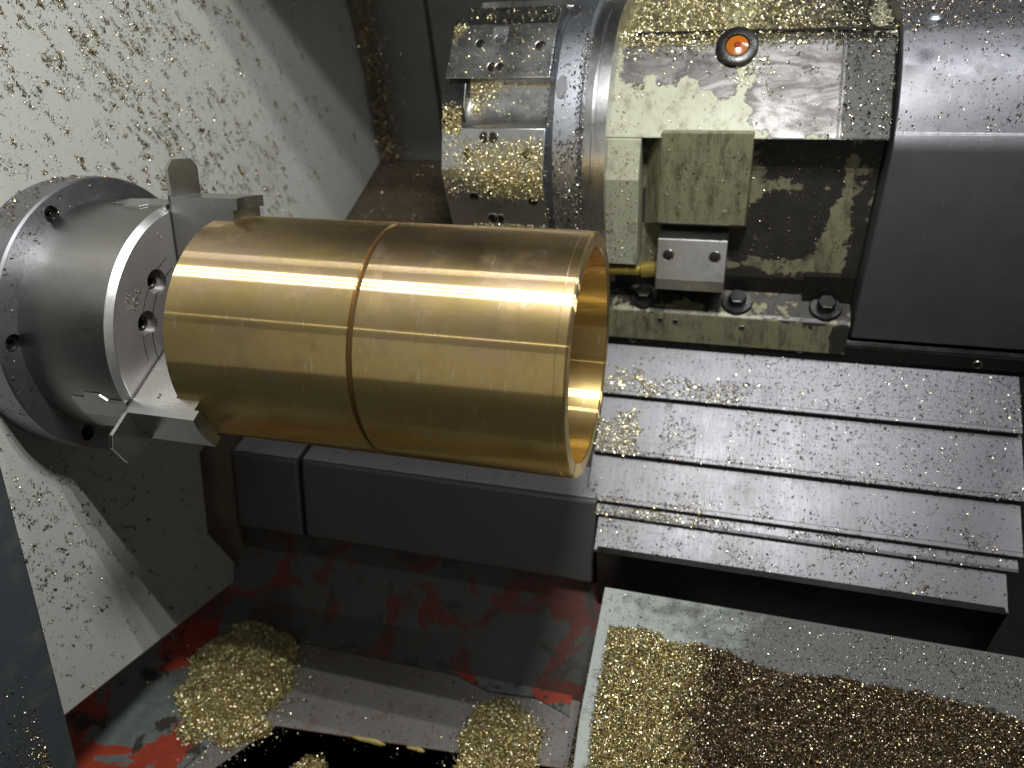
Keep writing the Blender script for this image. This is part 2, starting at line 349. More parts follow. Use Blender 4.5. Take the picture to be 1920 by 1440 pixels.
lp.prism([(-.75, .02), (-.40, .0), (-.41, -.10), (-.455, -.20), (-.52, -.36), (-.75, -.36)], FZ + .0005, FZ + .0035, ((0, 0, 0), (0, 0, 1), (1, 0, 0), (0, 1, 0)))
lp.build('painted_floor_plate', RED, fl)
MB().prism([(-.19, -.008), (-.03, -.004), (-.028, -.034), (-.07, -.020), (-.13, -.024)], FZ + .0006, FZ + .003, ((0, 0, 0), (0, 0, 1), (1, 0, 0), (0, 1, 0))).build('painted_floor_plate', RED, fl)
for cx_, cy_, ra_, rz_ in ((-.250, -.1135, .024, .0085), (-.193, -.1090, .013, .0075)):
    b = MB(); nu, nv = 20, 10; v = []
    for i in range(nv + 1):
        for j in range(nu):
            t, p_ = math.pi * i / nv, 2 * math.pi * j / nu; k = 1 + .22 * math.sin(3 * p_ + cx_ * 90) * math.sin(t) + .15 * math.sin(5 * t + p_)
            v.append((cx_ + ra_ * k * math.cos(t), cy_ + .0045 * k * math.sin(t) * math.cos(p_), -.5055 + rz_ * k * math.sin(t) * math.sin(p_)))
    b.add(v, [(i * nu + j, i * nu + (j + 1) % nu, (i + 1) * nu + (j + 1) % nu, (i + 1) * nu + j) for i in range(nv) for j in range(nu)], True).build('sealant_blob', FOAM, fl, sharp=90)
sump = MB()
sump.box((-.56, -.42, -.66), (.10, -.05, -.65)); sump.box((-.56, -.10, -.65), (.10, -.085, -.515)); sump.box((-.57, -.42, -.65), (-.56, -.085, -.515))
tag(sump.build('chip_chute', BLACK), 'black oil-coated chute opening below the trough floor', kind='structure')

# foreground guard at lower left
gp = [at(0, 870, 'X', -.40)[1:], at(72, 1138, 'X', -.40)[1:], at(147, 1440, 'X', -.40)[1:]]
d = gp[2] - gp[0]
poly = [gp[0] - d * .9, gp[1], gp[0] + d * 1.6, gp[0] + d * 1.6 + np.array((-.35, .05)), gp[0] - d * .9 + np.array((-.35, .05))]
tag(MB().prism([tuple(p) for p in poly], -.412, -.40).build('guard_panel', BLUE, bevel=.002), 'dark blue grey sheet metal guard panel beside the white headstock wall', 'guard panel')

# ================================================================== bronze sleeve
RO, RI = .1, .0870
sl = thing('bronze_sleeve', 'large golden bronze sleeve bushing clamped in the three jaw chuck', 'bushing')
gx = -.164
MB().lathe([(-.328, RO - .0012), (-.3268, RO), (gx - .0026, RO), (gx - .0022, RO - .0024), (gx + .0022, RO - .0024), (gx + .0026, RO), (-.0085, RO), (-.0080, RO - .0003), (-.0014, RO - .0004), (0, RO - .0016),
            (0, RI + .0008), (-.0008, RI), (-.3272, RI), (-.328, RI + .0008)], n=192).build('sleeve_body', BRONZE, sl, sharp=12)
MB().lathe([(gx - .0021, RO - .0026), (gx + .0021, RO - .0026), (gx + .0021, RO - .0020), (gx - .0021, RO - .0020)], n=128).build('groove', m_steel('groove_bronze', (.20, .13, .06), (.4, .55), stain=.3, dark=(.09, .06, .03)), sl)

# ================================================================== chuck
ch = thing('lathe_chuck', 'steel three jaw lathe chuck gripping the bronze sleeve', 'chuck')
RC, XF = .110, -.370
body = MB().lathe([(-.462, .0), (-.462, RC), (XF - .0045, RC), (XF, RC - .0045), (XF, 0.0)], n=144, closed=False).build('chuck_body', STEEL, ch)
JA = [72.0, 196.0, 315.0]
hol = []
for a in (117, 149, 237, 270, 358, 31):
    e, _ = polar(a); hol.append(a)
cutters = []
for a in hol:
    e, _ = polar(a); c = e * .0675
    cutters.append(MB().lathe([(XF - .018, 0), (XF - .018, .0065), (XF - .006, .0065), (XF - .006, .0112), (XF + .01, .0112), (XF + .01, 0)], c=(c[1], c[2]), n=32, closed=False))
for a in JA:
    e, t = polar(a + (-7 if a == 196.0 else 7))
    # pinion key hole on the chuck's outside, beside each jaw
e196, t196 = polar(196)
pk = e196 * .12 + t196 * .004
cutters.append(MB().lathe([(-.03, 0), (-.03, .0095), (.02, .0095), (.02, 0)], n=28, closed=False, axis=((-.393, pk[1], pk[2]), e196)))
cut(body, cutters)
body.data.materials.append(FACE)
for p_ in body.data.polygons:
    if p_.normal.x > .95: p_.material_index = 1
kp = e196 * .101 + t196 * .004
MB().lathe([(0, 0), (0, .0085), (.002, .0085), (.002, .0055), (.004, .0055), (.004, 0)], n=24, closed=False, axis=((-.393, kp[1], kp[2]), e196)).build('pinion', DARKSTEEL, ch)
for a in hol:
    e, _ = polar(a); c = e * .0675
    MB().lathe([(XF - .0175, 0.0), (XF - .0175, .0075), (XF - .009, .0075), (XF - .0085, .0045), (XF - .014, .004), (XF - .014, 0)], c=(c[1], c[2]), n=24, closed=False).build('face_screw', DARKSTEEL, ch)
for rr in (.0735, .0625):
    for s0, s1 in ((98, 110.5), (123.5, 142.5), (155.5, 182), (217, 230), (244, 263), (277, 300), (330, 351), (365, 384), (398, 418)):
        n = 14; v = []
        for i in range(n + 1):
            e, _ = polar(s0 + (s1 - s0) * i / n)
            v += [e * (rr - .0004) + (XF + .00015, 0, 0), e * (rr + .0004) + (XF + .00015, 0, 0)]
        MB().add(v, [(2 * i, 2 * i + 1, 2 * i + 3, 2 * i + 2) for i in range(n)]).build('scribed_line', JAW if rr > .07 else DARKSTEEL, ch)
MB().lathe([(XF - .0046, RC + .0002), (XF + .0001, RC - .0045), (XF + .0001, RC - .0052), (XF - .0052, RC + .0001)], n=144).build('front_chamfer', m_steel('bright_chamfer', (.80, .82, .82), (.3, .45), stain=.2), ch, sharp=15)
fg = MB().lathe([(-.4995, .05), (-.4995, .1285), (-.4640, .1300), (-.4620, .1285), (-.4620, .05)], n=144).build('back_plate', FLANGE, ch)
fgc = []
for k in range(6):
    e, _ = polar(100 + 60 * k); c = e * .1155
    fgc.append(MB().lathe([(-.474, 0), (-.474, .0078), (-.45, .0078), (-.45, 0)], c=(c[1], c[2]), n=24, closed=False))
cut(fg, fgc)
for k in range(6):
    e, _ = polar(100 + 60 * k); c = e * .1155
    MB().lathe([(-.4738, 0), (-.4738, .0066), (-.4655, .0066), (-.465, .0035), (-.470, .0033), (-.470, 0)], c=(c[1], c[2]), n=20, closed=False).build('cap_screw', BLACK, fg)
for ji, a in enumerate(JA):
    e, t = polar(a); fr = ((0, 0, 0), t, (1, 0, 0), e); H = .0195
    jw = bpy.data.objects.new('jaw', None); COL.objects.link(jw); jw.parent = ch; jw.empty_display_size = .02
    # gripping block with a seat bored to the sleeve
    nt = 13; ts = np.linspace(-H, H, nt); v = []; f = []
    for tt in ts:
        rg = math.sqrt(RO ** 2 - tt ** 2) - .0002; sc = .0045 * math.cos(tt / H * math.pi / 2)
        prof = [(XF + .0002, .045), (-.3295, .045), (-.3295, rg), (-.3065 - sc * .6, rg), (-.3065 - sc * .6, .1075), (-.302 - sc, .1075), (-.302 - sc, .1170), (XF + .0002, .1170)]
        v += [np.array((x, 0, 0)) + e * r + t * tt for x, r in prof]
    m = 8
    for i in range(nt - 1): f += [(i * m + k, i * m + (k + 1) % m, (i + 1) * m + (k + 1) % m, (i + 1) * m + k) for k in range(m)]
    f += [tuple(range(m - 1, -1, -1)), tuple((nt - 1) * m + k for k in range(m))]
    blk = MB(); blk.add(v, f, True); blk.build('gripping_block', JAW, jw, sharp=25)
    MB().prism([(H, .1165), (H, .1402), (H - .0075, .1475), (-H + .0075, .1475), (-H, .1402), (-H, .1165)], XF + .0002, -.3662, ((0, 0, 0), (1, 0, 0), t, e)).build('end_tab', JAW, jw, bevel=.0004)
    # master jaw: stepped tongue proud of the chuck's outside
    for sgn in (-1, 1):
        hh = [(-.372, .0), (-.372, .021), (-.390, .021), (-.396, .0265), (-.412, .0265), (-.412, .0205), (-.428, .0205), (-.428, .0)]
        mj = MB(); n = len(hh)
        def rad(w): return math.sqrt(max(.1118 ** 2 - w * w, 0)) 
        lo = [np.array((x, 0, 0)) + t * w * sgn + e * (rad(w) - .004) for x, w in hh]; hi = [np.array((x, 0, 0)) + t * w * sgn + e * (rad(w) + .0002) for x, w in hh]
        mj.add(lo + hi, [tuple(range(n)), tuple(range(n, 2 * n))] + [(i, (i + 1) % n, n + (i + 1) % n, n + i) for i in range(n)])
        mj.build('master_jaw_side', JAW, jw, bevel=.0004)
    b = MB()
    for sgn in (-1, 1):
        for k in range(40):
            r0 = .046 + k * .0018
            b.prism([(sgn * (H + .0001), r0), (sgn * (H + .0008), r0 + .0003), (sgn * (H + .0008), r0 + .0009), (sgn * (H + .0001), r0 + .0012)], XF + .0003, XF + .0018, ((0, 0, 0), (1, 0, 0), t, e))
    sr = b.build('serration', DARKSTEEL, jw); sr['kind'] = 'stuff'
def text(s, loc, ex, ey, size, name, mat, parent, depth=.0001):
    c = bpy.data.curves.new(name, 'FONT'); c.body = s; c.size = size; c.extrude = depth; c.align_x = 'CENTER'; c.align_y = 'CENTER'
    o = bpy.data.objects.new(name, c); COL.objects.link(o)
    ex = Vector(ex).normalized(); ey = Vector(ey); ey = (ey - ex * ey.dot(ex)).normalized(); ez = ex.cross(ey)
    me = bpy.data.meshes.new_from_object(o.evaluated_get(bpy.context.evaluated_depsgraph_get())); bpy.data.objects.remove(o); bpy.data.curves.remove(c)
    o = bpy.data.objects.new(name, me); COL.objects.link(o); me.materials.clear(); me.materials.append(mat)
    M4 = Matrix((ex, ey, ez)).transposed().to_4x4(); M4.translation = Vector(loc); o.matrix_world = M4
    if parent: o.parent = parent
    return o
MARK = m_steel('bright_stamped_mark', (.78, .78, .76), (.3, .45), stain=.1)
for s, rr, a in (('5-\u00d88', .0835, 135.0), ('336', .0925, 136)):
    e, t = polar(a); text(s, np.array((XF + .0001, 0, 0)) + e * rr, t, -e, .0085 if s != '336' else .0065, 'stamped_text', MARK, ch)
e, t = polar(95); text('3', np.array((XF + .0001, 0, 0)) + e * .093, -e * .3 + t, e, .009, 'stamped_numeral', MARK, ch)
e, t = polar(196); text('2', np.array((-.346, 0, 0)) + e * .098 - t * .0197, (1, 0, 0), -e, .007, 'stamped_numeral', DARKSTEEL, ch)

# ================================================================== tool turret
tu = thing('tool_turret', 'steel tool turret drum with screw holes caked in brass chips', 'turret')
TC = (.427, .025)
def tp(a, r): return (TC[0] + r * math.cos(R(a)), TC[1] + r * math.sin(R(a)))
def slot(a0, a1, r, depth, n=10):
    p0, p1 = np.array(tp(a0, r)), np.array(tp(a1, r)); mid = (p0 + p1) / 2; inw = np.array(TC) - mid; inw /= np.linalg.norm(inw); ch_ = (p1 - p0) / 2
    return [tuple(p0 + inw * .007)] + [tuple(mid - ch_ * math.cos(t) * .985 + inw * (.0072 * (1 + math.cos(t)) / 2 + .0115 * math.sin(t))) for t in np.linspace(.02, math.pi - .06, 26)]
poly = []; solid = []
for k in range(6):
    b = 111 - 120 + 60 * k
    poly += [tp(b, .1675), tp(b + 3.2, .1675), tp(b + 26, .161)] + slot(b + 26, b + 45, .161, .022) + [tp(b + 45, .161)]
    solid += [tp(b, .1675), tp(b + 3.2, .1675), tp(b + 26, .161), tp(b + 45, .161)]
dm = MB().prism(poly, -.2145, -.098); dm.sm = [True] * len(dm.sm); drum = dm.build('drum', TSTEEL, tu, bevel=.0006, sharp=14)
MB().lathe([(-.099, .03), (-.099, .150), (-.0905, .1605), (-.0895, .1625), (-.0620, .1625), (-.060, .1605), (-.060, .03)], c=TC, n=160).build('indexing_disc', RIM, tu)
MB().lathe([(-.0598, .03), (-.0598, .157), (-.050, .1575), (-.0495, .152), (-.046, .152), (-.0455, .1585), (-.034, .1585), (-.034, .03)], c=TC, n=160).build('rear_flange', TSTEEL, tu)
def turret_face_frame(a0, r0, a1, r1, s, x):
    p0, p1 = np.array(tp(a0, r0)), np.array(tp(a1, r1)); p = p0 + (p1 - p0) * s; d_ = (p1 - p0) / np.linalg.norm(p1 - p0); n_ = p - np.array(TC); n_ = n_ - d_ * (n_ @ d_); n_ /= np.linalg.norm(n_)
    return np.array((x, *p)), np.array((0, *n_)), np.array((0, *d_))
def face_screw(pos, nrm, r=.0055, mat=SOCKET_SHADE, parent=None, name='screw'):
    o = MB().lathe([(.0001, r * 1.22), (.0006, r * 1.12), (.0004, r), (-.0005, r * .98)], n=20, closed=False, axis=(pos, nrm)).build(name, JAW, parent)
    MB().lathe([(.00015, r * 1.0), (.0003, r * .95), (.0003, .0)], n=20, closed=False, axis=(pos, nrm)).build('socket_shade_disc', mat, o)  # flat dark disc, the recess's shade put into its colour
    return o
for b in (111, 171):
    for (aa, ra, ab, rb, spots) in ((b + 3.2, .1675, b + 26, .161, [(.28, -.160, .0052), (.36, -.181, .0052), (.42, -.113, .0055), (.80, -.163, .0056), (.80, -.1545, .0050)]),
                                    (b - 15, .161, b, .1675, [(.22, -.166, .0056), (.22, -.156, .0056), (.6, -.184, .0050), (.6, -.116, .0060)])):
        for s_, x_, r_ in spots:
            p, n_, d_ = turret_face_frame(aa, ra, ab, rb, s_, x_); face_screw(p, n_, r_, parent=tu)
        if aa > b:
            p, n_, d_ = turret_face_frame(aa, ra, ab, rb, .20, -.160)
            MB().prism([(-.0085, -.010), (.0085, -.010), (.0085, .004), (.006, .0095), (0, .0115), (-.006, .0095), (-.0085, .004)], .0000, .0003, (p, n_, np.array((1., 0, 0)), d_)).build('relief_slot', RIM, tu)
# clamp wedge in the slot by the front plate, and one deeper in
for b in (111, 171):
    p, n_, d_ = turret_face_frame(b + 26, .161, b + 45, .161, .5, -.2)
    MB().prism([(-.021, -.004), (-.021, .0015), (.006, .0015), (.021, -.013), (.021, -.020), (-.021, -.020)], -.2165, -.190, ((0, *p[1:]), (1, 0, 0), d_, n_)).build('clamp_wedge', DARKSTEEL, tu, bevel=.0006)
# dowel bores on the rim, seen as dark ovals
for a_ in (141, 201, 104):
    p = np.array((-.083, *tp(a_, .1625))); n_ = np.array((0, math.cos(R(a_)), math.sin(R(a_))))
    tt = np.cross(n_, (1, 0, 0))
    MB().prism([(.0062 * math.cos(q), .0125 * math.sin(q)) for q in np.linspace(0, 2 * math.pi, 24, endpoint=False)], -.004, .0005, (p, n_, np.array((1., 0, 0)), tt)).build('dowel_bore', SHROUD if a_ != 201 else SOCKET_SHADE, tu, bevel=.0005)

# ================================================================== turret housing
ho = thing('turret_housing', 'cream painted turret housing with peeling paint beside the turret', 'machine housing')
YF = .30
CREAM = m_cream([(.025, .150, .052, .030), (.165, .130, .058, .052), (.225, .11, .022, .045), (.07, .126, .018, .010)])
CREAMD = m_cream_dark([(.165, .055, .040, .040), (.165, -.03, .040, .045), (.10, -.045, .03, .03), (.237, .02, .014, .12), (.10, -.105, .14, .022), (.012, .03, .012, .05)], 'cream_paint_oily')
CREAMP = m_cream_dark([], 'cream_paint_stained')
top = [(.3, .0748), (.377, .151), (.385, .1555), (.62, .172), (.62, -.20), (.325, -.20), (.325, .072)]
MB().prism(top, -.036, .243).build('housing_body', CREAM, ho, bevel=.002)
MB().prism([(.2994, .0742), (.330, .0742), (.330, -.068), (.2820, -.066), (.2820, .0354)], -.0358, .001).build('left_cheek', CREAM, ho, bevel=.0010)
MB().prism([(.0015, .071), (.242, .071), (.242, -.18), (.0015, -.18)], .3225, .3248, ((0, 0, 0), (0, 1, 0), (1, 0, 0), (0, 0, 1))).build('front_skin', CREAMD, ho)
# raised cover box with a flared left flank and foot
bx0, bx1, bz0, bz1 = .0225, .115, -.021, .0815
v = [(bx0, YF, bz1), (bx1, YF, bz1), (bx1, YF, bz0), (bx0, YF, bz0), (bx0 - .018, .3235, bz1 - .03), (bx1 + .002, .3235, bz1), (bx1 + .004, .3235, bz0 - .014), (bx0 - .020, .3235, bz0 - .014), (bx0 + .002, .3235, bz1)]
MB().add(v, [(0, 1, 2, 3), (0, 3, 7, 4), (0, 4, 8), (0, 8, 5, 1), (1, 5, 6, 2), (3, 2, 6, 7), (4, 7, 6, 5, 8)]).build('cover_box', CREAMP, ho, bevel=.0015)
# steel lubrication block with two screws
lb = MB().prism([(.3222, -.0330), (.2860, -.0330), (.2720, -.0765), (.2720, -.0900), (.3222, -.0900)], .0235, .1000).build('distributor_block', TSTEEL, ho, bevel=.001)
bn = np.array((0, -.0435, .0140)); bn /= np.linalg.norm(bn)
for x_ in (.036, .087): face_screw(np.array((x_, .2806, -.0505)), bn, .0058, parent=lb)
MB().tube([(-.045, .292, -.079), (.004, .292, -.077), (.006, .292, -.077), (.0238, .292, -.0745)], [.0065, .0065, .0092, .0095], 14).build('oil_pipe', OILBRASS, ho)
# foot: ledge, bolts and pocket
MB().prism([(.290, -.126), (.3245, -.112), (.3245, -.17), (.286, -.17), (.286, -.13)], -.036, .241).build('foot_ledge', m_cream_dark([(.05, -.116, .10, .008), (.20, -.116, .05, .010), (.235, -.15, .008, .03)], 'cream_paint_oily_foot'), ho, bevel=.001)
for x_, z_ in ((.03, -.140), (.048, -.141), (.125, -.143)): face_screw(np.array((x_, .2858, z_)), np.array((0, -1., 0)), .0028, parent=ho)
for x_ in (.0085, .1165, .214):
    p = np.array((x_, .304, -.121))
    bo = MB().lathe([(0, .017), (.002, .0178), (.004, .0165), (.0041, 0)], n=32, closed=False, axis=(p, (0, -.35, 1))).build('hex_bolt', DARKSTEEL, ho)
    d_ = np.array((0, -.35, 1)); d_ /= np.linalg.norm(d_); u_ = np.array((1., 0, 0)); w_ = np.cross(d_, u_)
    MB().prism([(.0105 * math.cos(q), .0105 * math.sin(q)) for q in np.linspace(0, 2 * math.pi, 6, endpoint=False)], .004, .014, (p, d_, u_, w_)).build('bolt_head', BLACK, bo, bevel=.001)
MB().prism([(.188, -.084), (.2405, -.084), (.2405, -.135), (.188, -.135)], .312, .3222, ((0, 0, 0), (0, 1, 0), (1, 0, 0), (0, 0, 1))).build('bolt_pocket', BLACK, ho)
MB().box((-.03, .3205, -.118), (.187, .3222, -.094)).build('oily_recess', BLACK, ho)
# sight glass on the sloping face
n45 = np.array((0, -1, 1)) / math.sqrt(2); gpos = at(1382, 90, tuple(n45), float(n45 @ np.array((0, .3, .0748))))
sg = MB().lathe([(0, .0215), (.004, .0215), (.0055, .019), (.0055, .0125), (.003, .0115), (0, .0115)], n=6 * 8, axis=(gpos, n45)).build('sight_glass_bezel', BLACK, ho)
MB().lathe([(.001, .0122), (.0045, .011), (.006, .006), (.0063, 0)], n=32, closed=False, axis=(gpos, n45)).build('amber_lens', AMBER, sg)
MB().lathe([(.006, .0036), (.0070, .003), (.0072, 0)], n=20, closed=False, axis=(gpos, n45)).build('oil_eye', AMBERC, sg)
MB().box((.1955, .0, .0), (.1965, .001, .001))
MB().prism([(.2985, .076), (.3775, .155), (.3795, .153), (.3005, .074)], .1925, .1945).build('seam', BLACK, ho)
MB().prism([(.386, .1575), (.389, .1595), (.389, .155)], -.02, .24).build('top_seam', BLACK, ho)

# rail under the housing
ra = thing('cover_rail', 'dark oil-coated steel rail with screws above the way covers', 'rail')
MB().prism([(.322, -.150), (.296, -.156), (.293, -.160), (.293, -.178), (.300, -.19), (.322, -.19)], -.09, .432).build('rail_bar', DARKSTEEL, ra, bevel=.0008)
MB().prism([(.2925, -.161), (.2925, -.1775), (.2905, -.1775), (.2905, -.1615)], -.088, .430).build('wiper_strip', BLACK, ra)
for px_, py_ in ((1187, 635), (1500, 655), (1833, 684)):
    p = at(px_, py_, 'Y', .2903); face_screw(p, np.array((0, -1., 0)), .0042, mat=BLACK, parent=ra)

# shroud
sh = thing('sheet_shroud', 'grey sheet metal shroud beside the cream housing, its lower face dark', 'shroud')
arc = [(.368 + .10 * math.cos(R(t)), .078 + .075 * math.sin(R(t))) for t in ()]
pr = [(.2925, -.150), (.2925, .066), (.2945, .074), (.30, .082)]
pr += [(.345 + (-.045) * 0 + (.0 - .0), .0)] * 0
for t in np.linspace(0, 1, 12):
    pr.append((.300 + .082 * t + .006 * math.sin(math.pi * t) * -1, .082 + .080 * t + .006 * math.sin(math.pi * t)))
pr += [(.41, .172), (.64, .186), (.64, -.150)]
so = MB(); so.prism(pr, .2445, .80); so.sm = [True] * len(so.sm)
so.build('shroud_sheet', SHROUD, sh, bevel=.0015, sharp=25)
p = at(1752, 16, 'Z', .184); MB().lathe([(0, .0085), (.003, .008), (.0055, .005), (.006, 0)], n=20, closed=False, axis=((p[0], p[1] - .01, .1755), (0, -.06, 1))).build('round_screw', RIM, sh)

# ================================================================== telescopic way cover
wc = thing('way_cover', 'telescopic way cover of stepped brushed steel plates strewn with chips', 'way cover')
SL = R(30); u = np.array((0, -math.cos(SL), -math.sin(SL))); nn = np.array((0, -math.sin(SL), math.cos(SL))); O0 = np.array((0, .28, -.19))
strips = [(-.012, .0560, -.12, .424, .002), (.050, .1290, -.031, .426, -.0065), (.124, .1865, -.034, .424, -.015), (.182, .2010, -.024, .421, -.0215), (.196, .2420, -.0175, .412, -.028)]
WCF = []
for i, (s0, s1, x0, x1, h) in enumerate(strips):
    fr = (O0, (1, 0, 0), u, nn)
    if i in (1, 2, 0): poly_ = [(s0, h), (s1 - .006, h), (s1 - .0052, h + .0004), (s1 - .001, h + .0004), (s1, h), (s1, h - .0020), (s1 - .004, h - .0082), (s0, h - .0082)]
    elif i == 3: poly_ = [(s0, h), (s1 - .004, h), (s1, h - .0005), (s1, h - .002), (s1 - .003, h - .0062), (s0, h - .0062)]
    else: poly_ = [(s0, h - .003), (s0, h), (s1, h), (s1 + .002, h - .002), (s1 + .002, h - .006)]
    o = MB().prism(poly_, x0, x1, fr).build('cover_plate', COVER, wc, bevel=.0007); WCF.append((s0, s1, x0, x1, h))
    if i == 0:
        pass
sk = at(1118, 1030, tuple(nn), float(nn @ (O0 + nn * -.021)))
MB().prism([(.0735, -.325), (.082, -.325), (.11, -.40), (.09, -.43), (.08, -.43)], -.012, .405).build('skirt', DARKSTEEL, wc)

# ================================================================== chip tray
TZ = -.333
tr = MB().prism([(.0045, .033), (.60, .030), (.60, -.36), (.022, -.36), (.006, -.12)], TZ - .10, TZ, ((0, 0, 0), (0, 0, 1), (1, 0, 0), (0, 1, 0)))
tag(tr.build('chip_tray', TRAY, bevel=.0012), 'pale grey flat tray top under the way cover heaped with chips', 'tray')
MB()

# ================================================================== chips
def vnoise(x, y, f, seed=0):
    x = x * f + 17.3 * seed; y = y * f - 9.1 * seed; xi = np.floor(x).astype(int); yi = np.floor(y).astype(int); fx = x - xi; fy = y - yi; fx = fx * fx * (3 - 2 * fx); fy = fy * fy * (3 - 2 * fy)
    def h(a, b): q = np.sin(a * 127.1 + b * 311.7 + seed * 74.7) * 43758.5453; return q - np.floor(q)
    return (h(xi, yi) * (1 - fx) + h(xi + 1, yi) * fx) * (1 - fy) + (h(xi, yi + 1) * (1 - fx) + h(xi + 1, yi + 1) * fx) * fy
def fbm(x, y, f, seed=0): return .55 * vnoise(x, y, f, seed) + .3 * vnoise(x, y, f * 2.1, seed + 1) + .15 * vnoise(x, y, f * 4.3, seed + 2)
def chips(name, P, size, mat, label, spread=.5, flat=None):
    """one mesh of small curled slivers; P (n, 3) centres, size (mean length in metres)"""
    P = np.asarray(P, float); n = len(P)
    L = size * np.clip(rng.lognormal(-.08, .45, n), .35, 2.6); A = rng.uniform(.6, 4.2, n); Wd = L * rng.uniform(.22, .5, n); tw = rng.uniform(-.5, .5, n)
    K = 4; loc = np.zeros((n, K, 2, 3)); rad = L / A
    for k in range(K):
        a = (k / (K - 1) - .5) * A
        cx = rad * np.sin(a); cz = rad * (1 - np.cos(a)) - rad * (1 - np.cos(A / 2)) * .5; sh_ = tw * L * (k / (K - 1) - .5)
        for j, sg_ in enumerate((-.5, .5)):
            loc[:, k, j, 0] = cx; loc[:, k, j, 1] = sh_ + sg_ * Wd * (1 - .35 * abs(2 * k / (K - 1) - 1)); loc[:, k, j, 2] = cz
    q = rng.normal(size=(n, 4))
    q /= np.linalg.norm(q, axis=1)[:, None]; w, x, y, z = q.T
    Rm = np.stack([1 - 2 * (y * y + z * z), 2 * (x * y - z * w), 2 * (x * z + y * w), 2 * (x * y + z * w), 1 - 2 * (x * x + z * z), 2 * (y * z - x * w), 2 * (x * z - y * w), 2 * (y * z + x * w), 1 - 2 * (x * x + y * y)], -1).reshape(n, 3, 3)
    v = np.einsum('nij,nkj->nki', Rm, loc.reshape(n, K * 2, 3))
    if flat is not None:      # squash along the surface normal so the slivers lie on it
        fn = np.asarray(flat, float); fn /= np.linalg.norm(fn); c = v @ fn; v = v - c[..., None] * fn * .45
        lift = -(v @ fn).min(axis=1); v = v + lift[:, None, None] * fn * .9
    v = (v + P[:, None, :]).reshape(-1, 3)
    base = np.array([[2 * k, 2 * k + 1, 2 * k + 3, 2 * k + 2] for k in range(K - 1)])
    idx = (base[None] + (np.arange(n) * K * 2)[:, None, None]).reshape(-1)
    me = bpy.data.meshes.new(name); me.vertices.add(len(v)); me.vertices.foreach_set('co', v.ravel()); nf = n * (K - 1)
    me.loops.add(nf * 4); me.loops.foreach_set('vertex_index', idx); me.polygons.add(nf); me.polygons.foreach_set('loop_start', np.arange(nf) * 4)
    me.update(calc_edges=True); me.materials.append(mat)
    o = bpy.data.objects.new(name, me); COL.objects.link(o); o['kind'] = 'stuff'; 
    if label: o['label'] = label; o['category'] = 'metal chips'
    return o
def heap(name, xs, ys, hf, base, mat, n, size, label, hm, weight=None, fringe=None):
    """a mound: a packed core of fines and a cover of loose slivers"""
    X, Y = np.meshgrid(xs, ys, indexing='ij'); H = hf(X, Y); me_v = np.stack([X, Y, base + H - .0012 - .003 * np.clip(1 - H / .003, 0, 1)], -1).reshape(-1, 3); ny = len(ys)
    keep = (H > -1)
    f = [(i * ny + j, (i + 1) * ny + j, (i + 1) * ny + j + 1, i * ny + j + 1) for i in range(len(xs) - 1) for j in range(ny - 1) if keep[i:i + 2, j:j + 2].any()]
    b = MB(); b.v = [tuple(p) for p in me_v]; b.f = f; b.sm = [True] * len(f)
    px = rng.uniform(xs[0], xs[-1], n * 6); py = rng.uniform(ys[0], ys[-1], n * 6); h = hf(px, py)
    w = np.clip(h / .004, 0, 1) if weight is None else weight(px, py, h)
    k = rng.uniform(size=len(px)) < w; px, py, h = px[k][:n], py[k][:n], h[k][:n]
    o = chips(name, np.stack([px, py, base + h + rng.uniform(0, .0016, len(px))], -1), size, mat, label)
    if fringe:
        cx, cy, rx, ry = fringe; m = n // 7; ang = rng.uniform(0, 2 * math.pi, m); rr_ = 1 + np.abs(rng.normal(0, .28, m)) - .12
        fx, fy = cx + rx * rr_ * np.cos(ang), cy + ry * rr_ * np.sin(ang); k = fy > -.20 if base > -.52 else fy < 9
        chips('loose_chips', np.stack([fx, fy, np.full(m, base + .0008)], -1)[k], size * .9, mat, '', flat=(0, 0, 1)).parent = o
    if hm:
        c = b.build('packed_fines', hm, o, sharp=180); c['kind'] = 'stuff'
    return o

# --- tray heap: gold chips at the sleeve side, darker brown chips further along
def tray_h(x, y):
    edge_ = -.016 - .085 * np.clip((x - .03), 0, 1) ** .9 * .55 + .036 * (fbm(x, y * .3, 16, 3) - .5)
    left = .016 + .02 * np.clip((-.12 - y) / .2, 0, 1)
    d_ = np.minimum(edge_ - y, (x - left) * 1.0)
    return np.clip(d_ / .035, 0, 1) ** .85 * .013 * (.5 + 1.0 * fbm(x, y, 38, 5)) * (d_ > 0)
goldw = lambda x, y: np.clip(1 - (x - .085 - .03 * (fbm(x, y, 30, 9) - .5)) / .035, 0, 1)
hx = np.linspace(.004, .44, 170); hy = np.linspace(-.24, .03, 110)
heap('gold_chip_heap', hx, hy, tray_h, TZ + .0006, GOLD, 40000, .0020, 'bright golden chips heaped on the tray corner', HEAP, lambda x, y, h: np.clip(h / .003, 0, 1) * goldw(x, y))
heap('brown_chip_heap', hx, hy, tray_h, TZ + .0008, BROWN_CHIPS, 100000, .0018, 'dark brown chips heaped across the tray', HEAPD, lambda x, y, h: np.clip(h / .003, 0, 1) * (1 - goldw(x, y) * .90))
n = 22000; x = rng.uniform(.01, .45, n); y = rng.uniform(-.12, .028, n); k = rng.uniform(size=n) < .25 + 2.4 * np.clip((x - .1) / .25, 0, 1) * fbm(x, y, 30, 4)
chips('tray_chips', np.stack([x[k], y[k], np.full(k.sum(), TZ + .0003)], -1), .0015, SILVER, 'fine grey chips sprinkled on the bare tray strip', flat=(0, 0, 1))

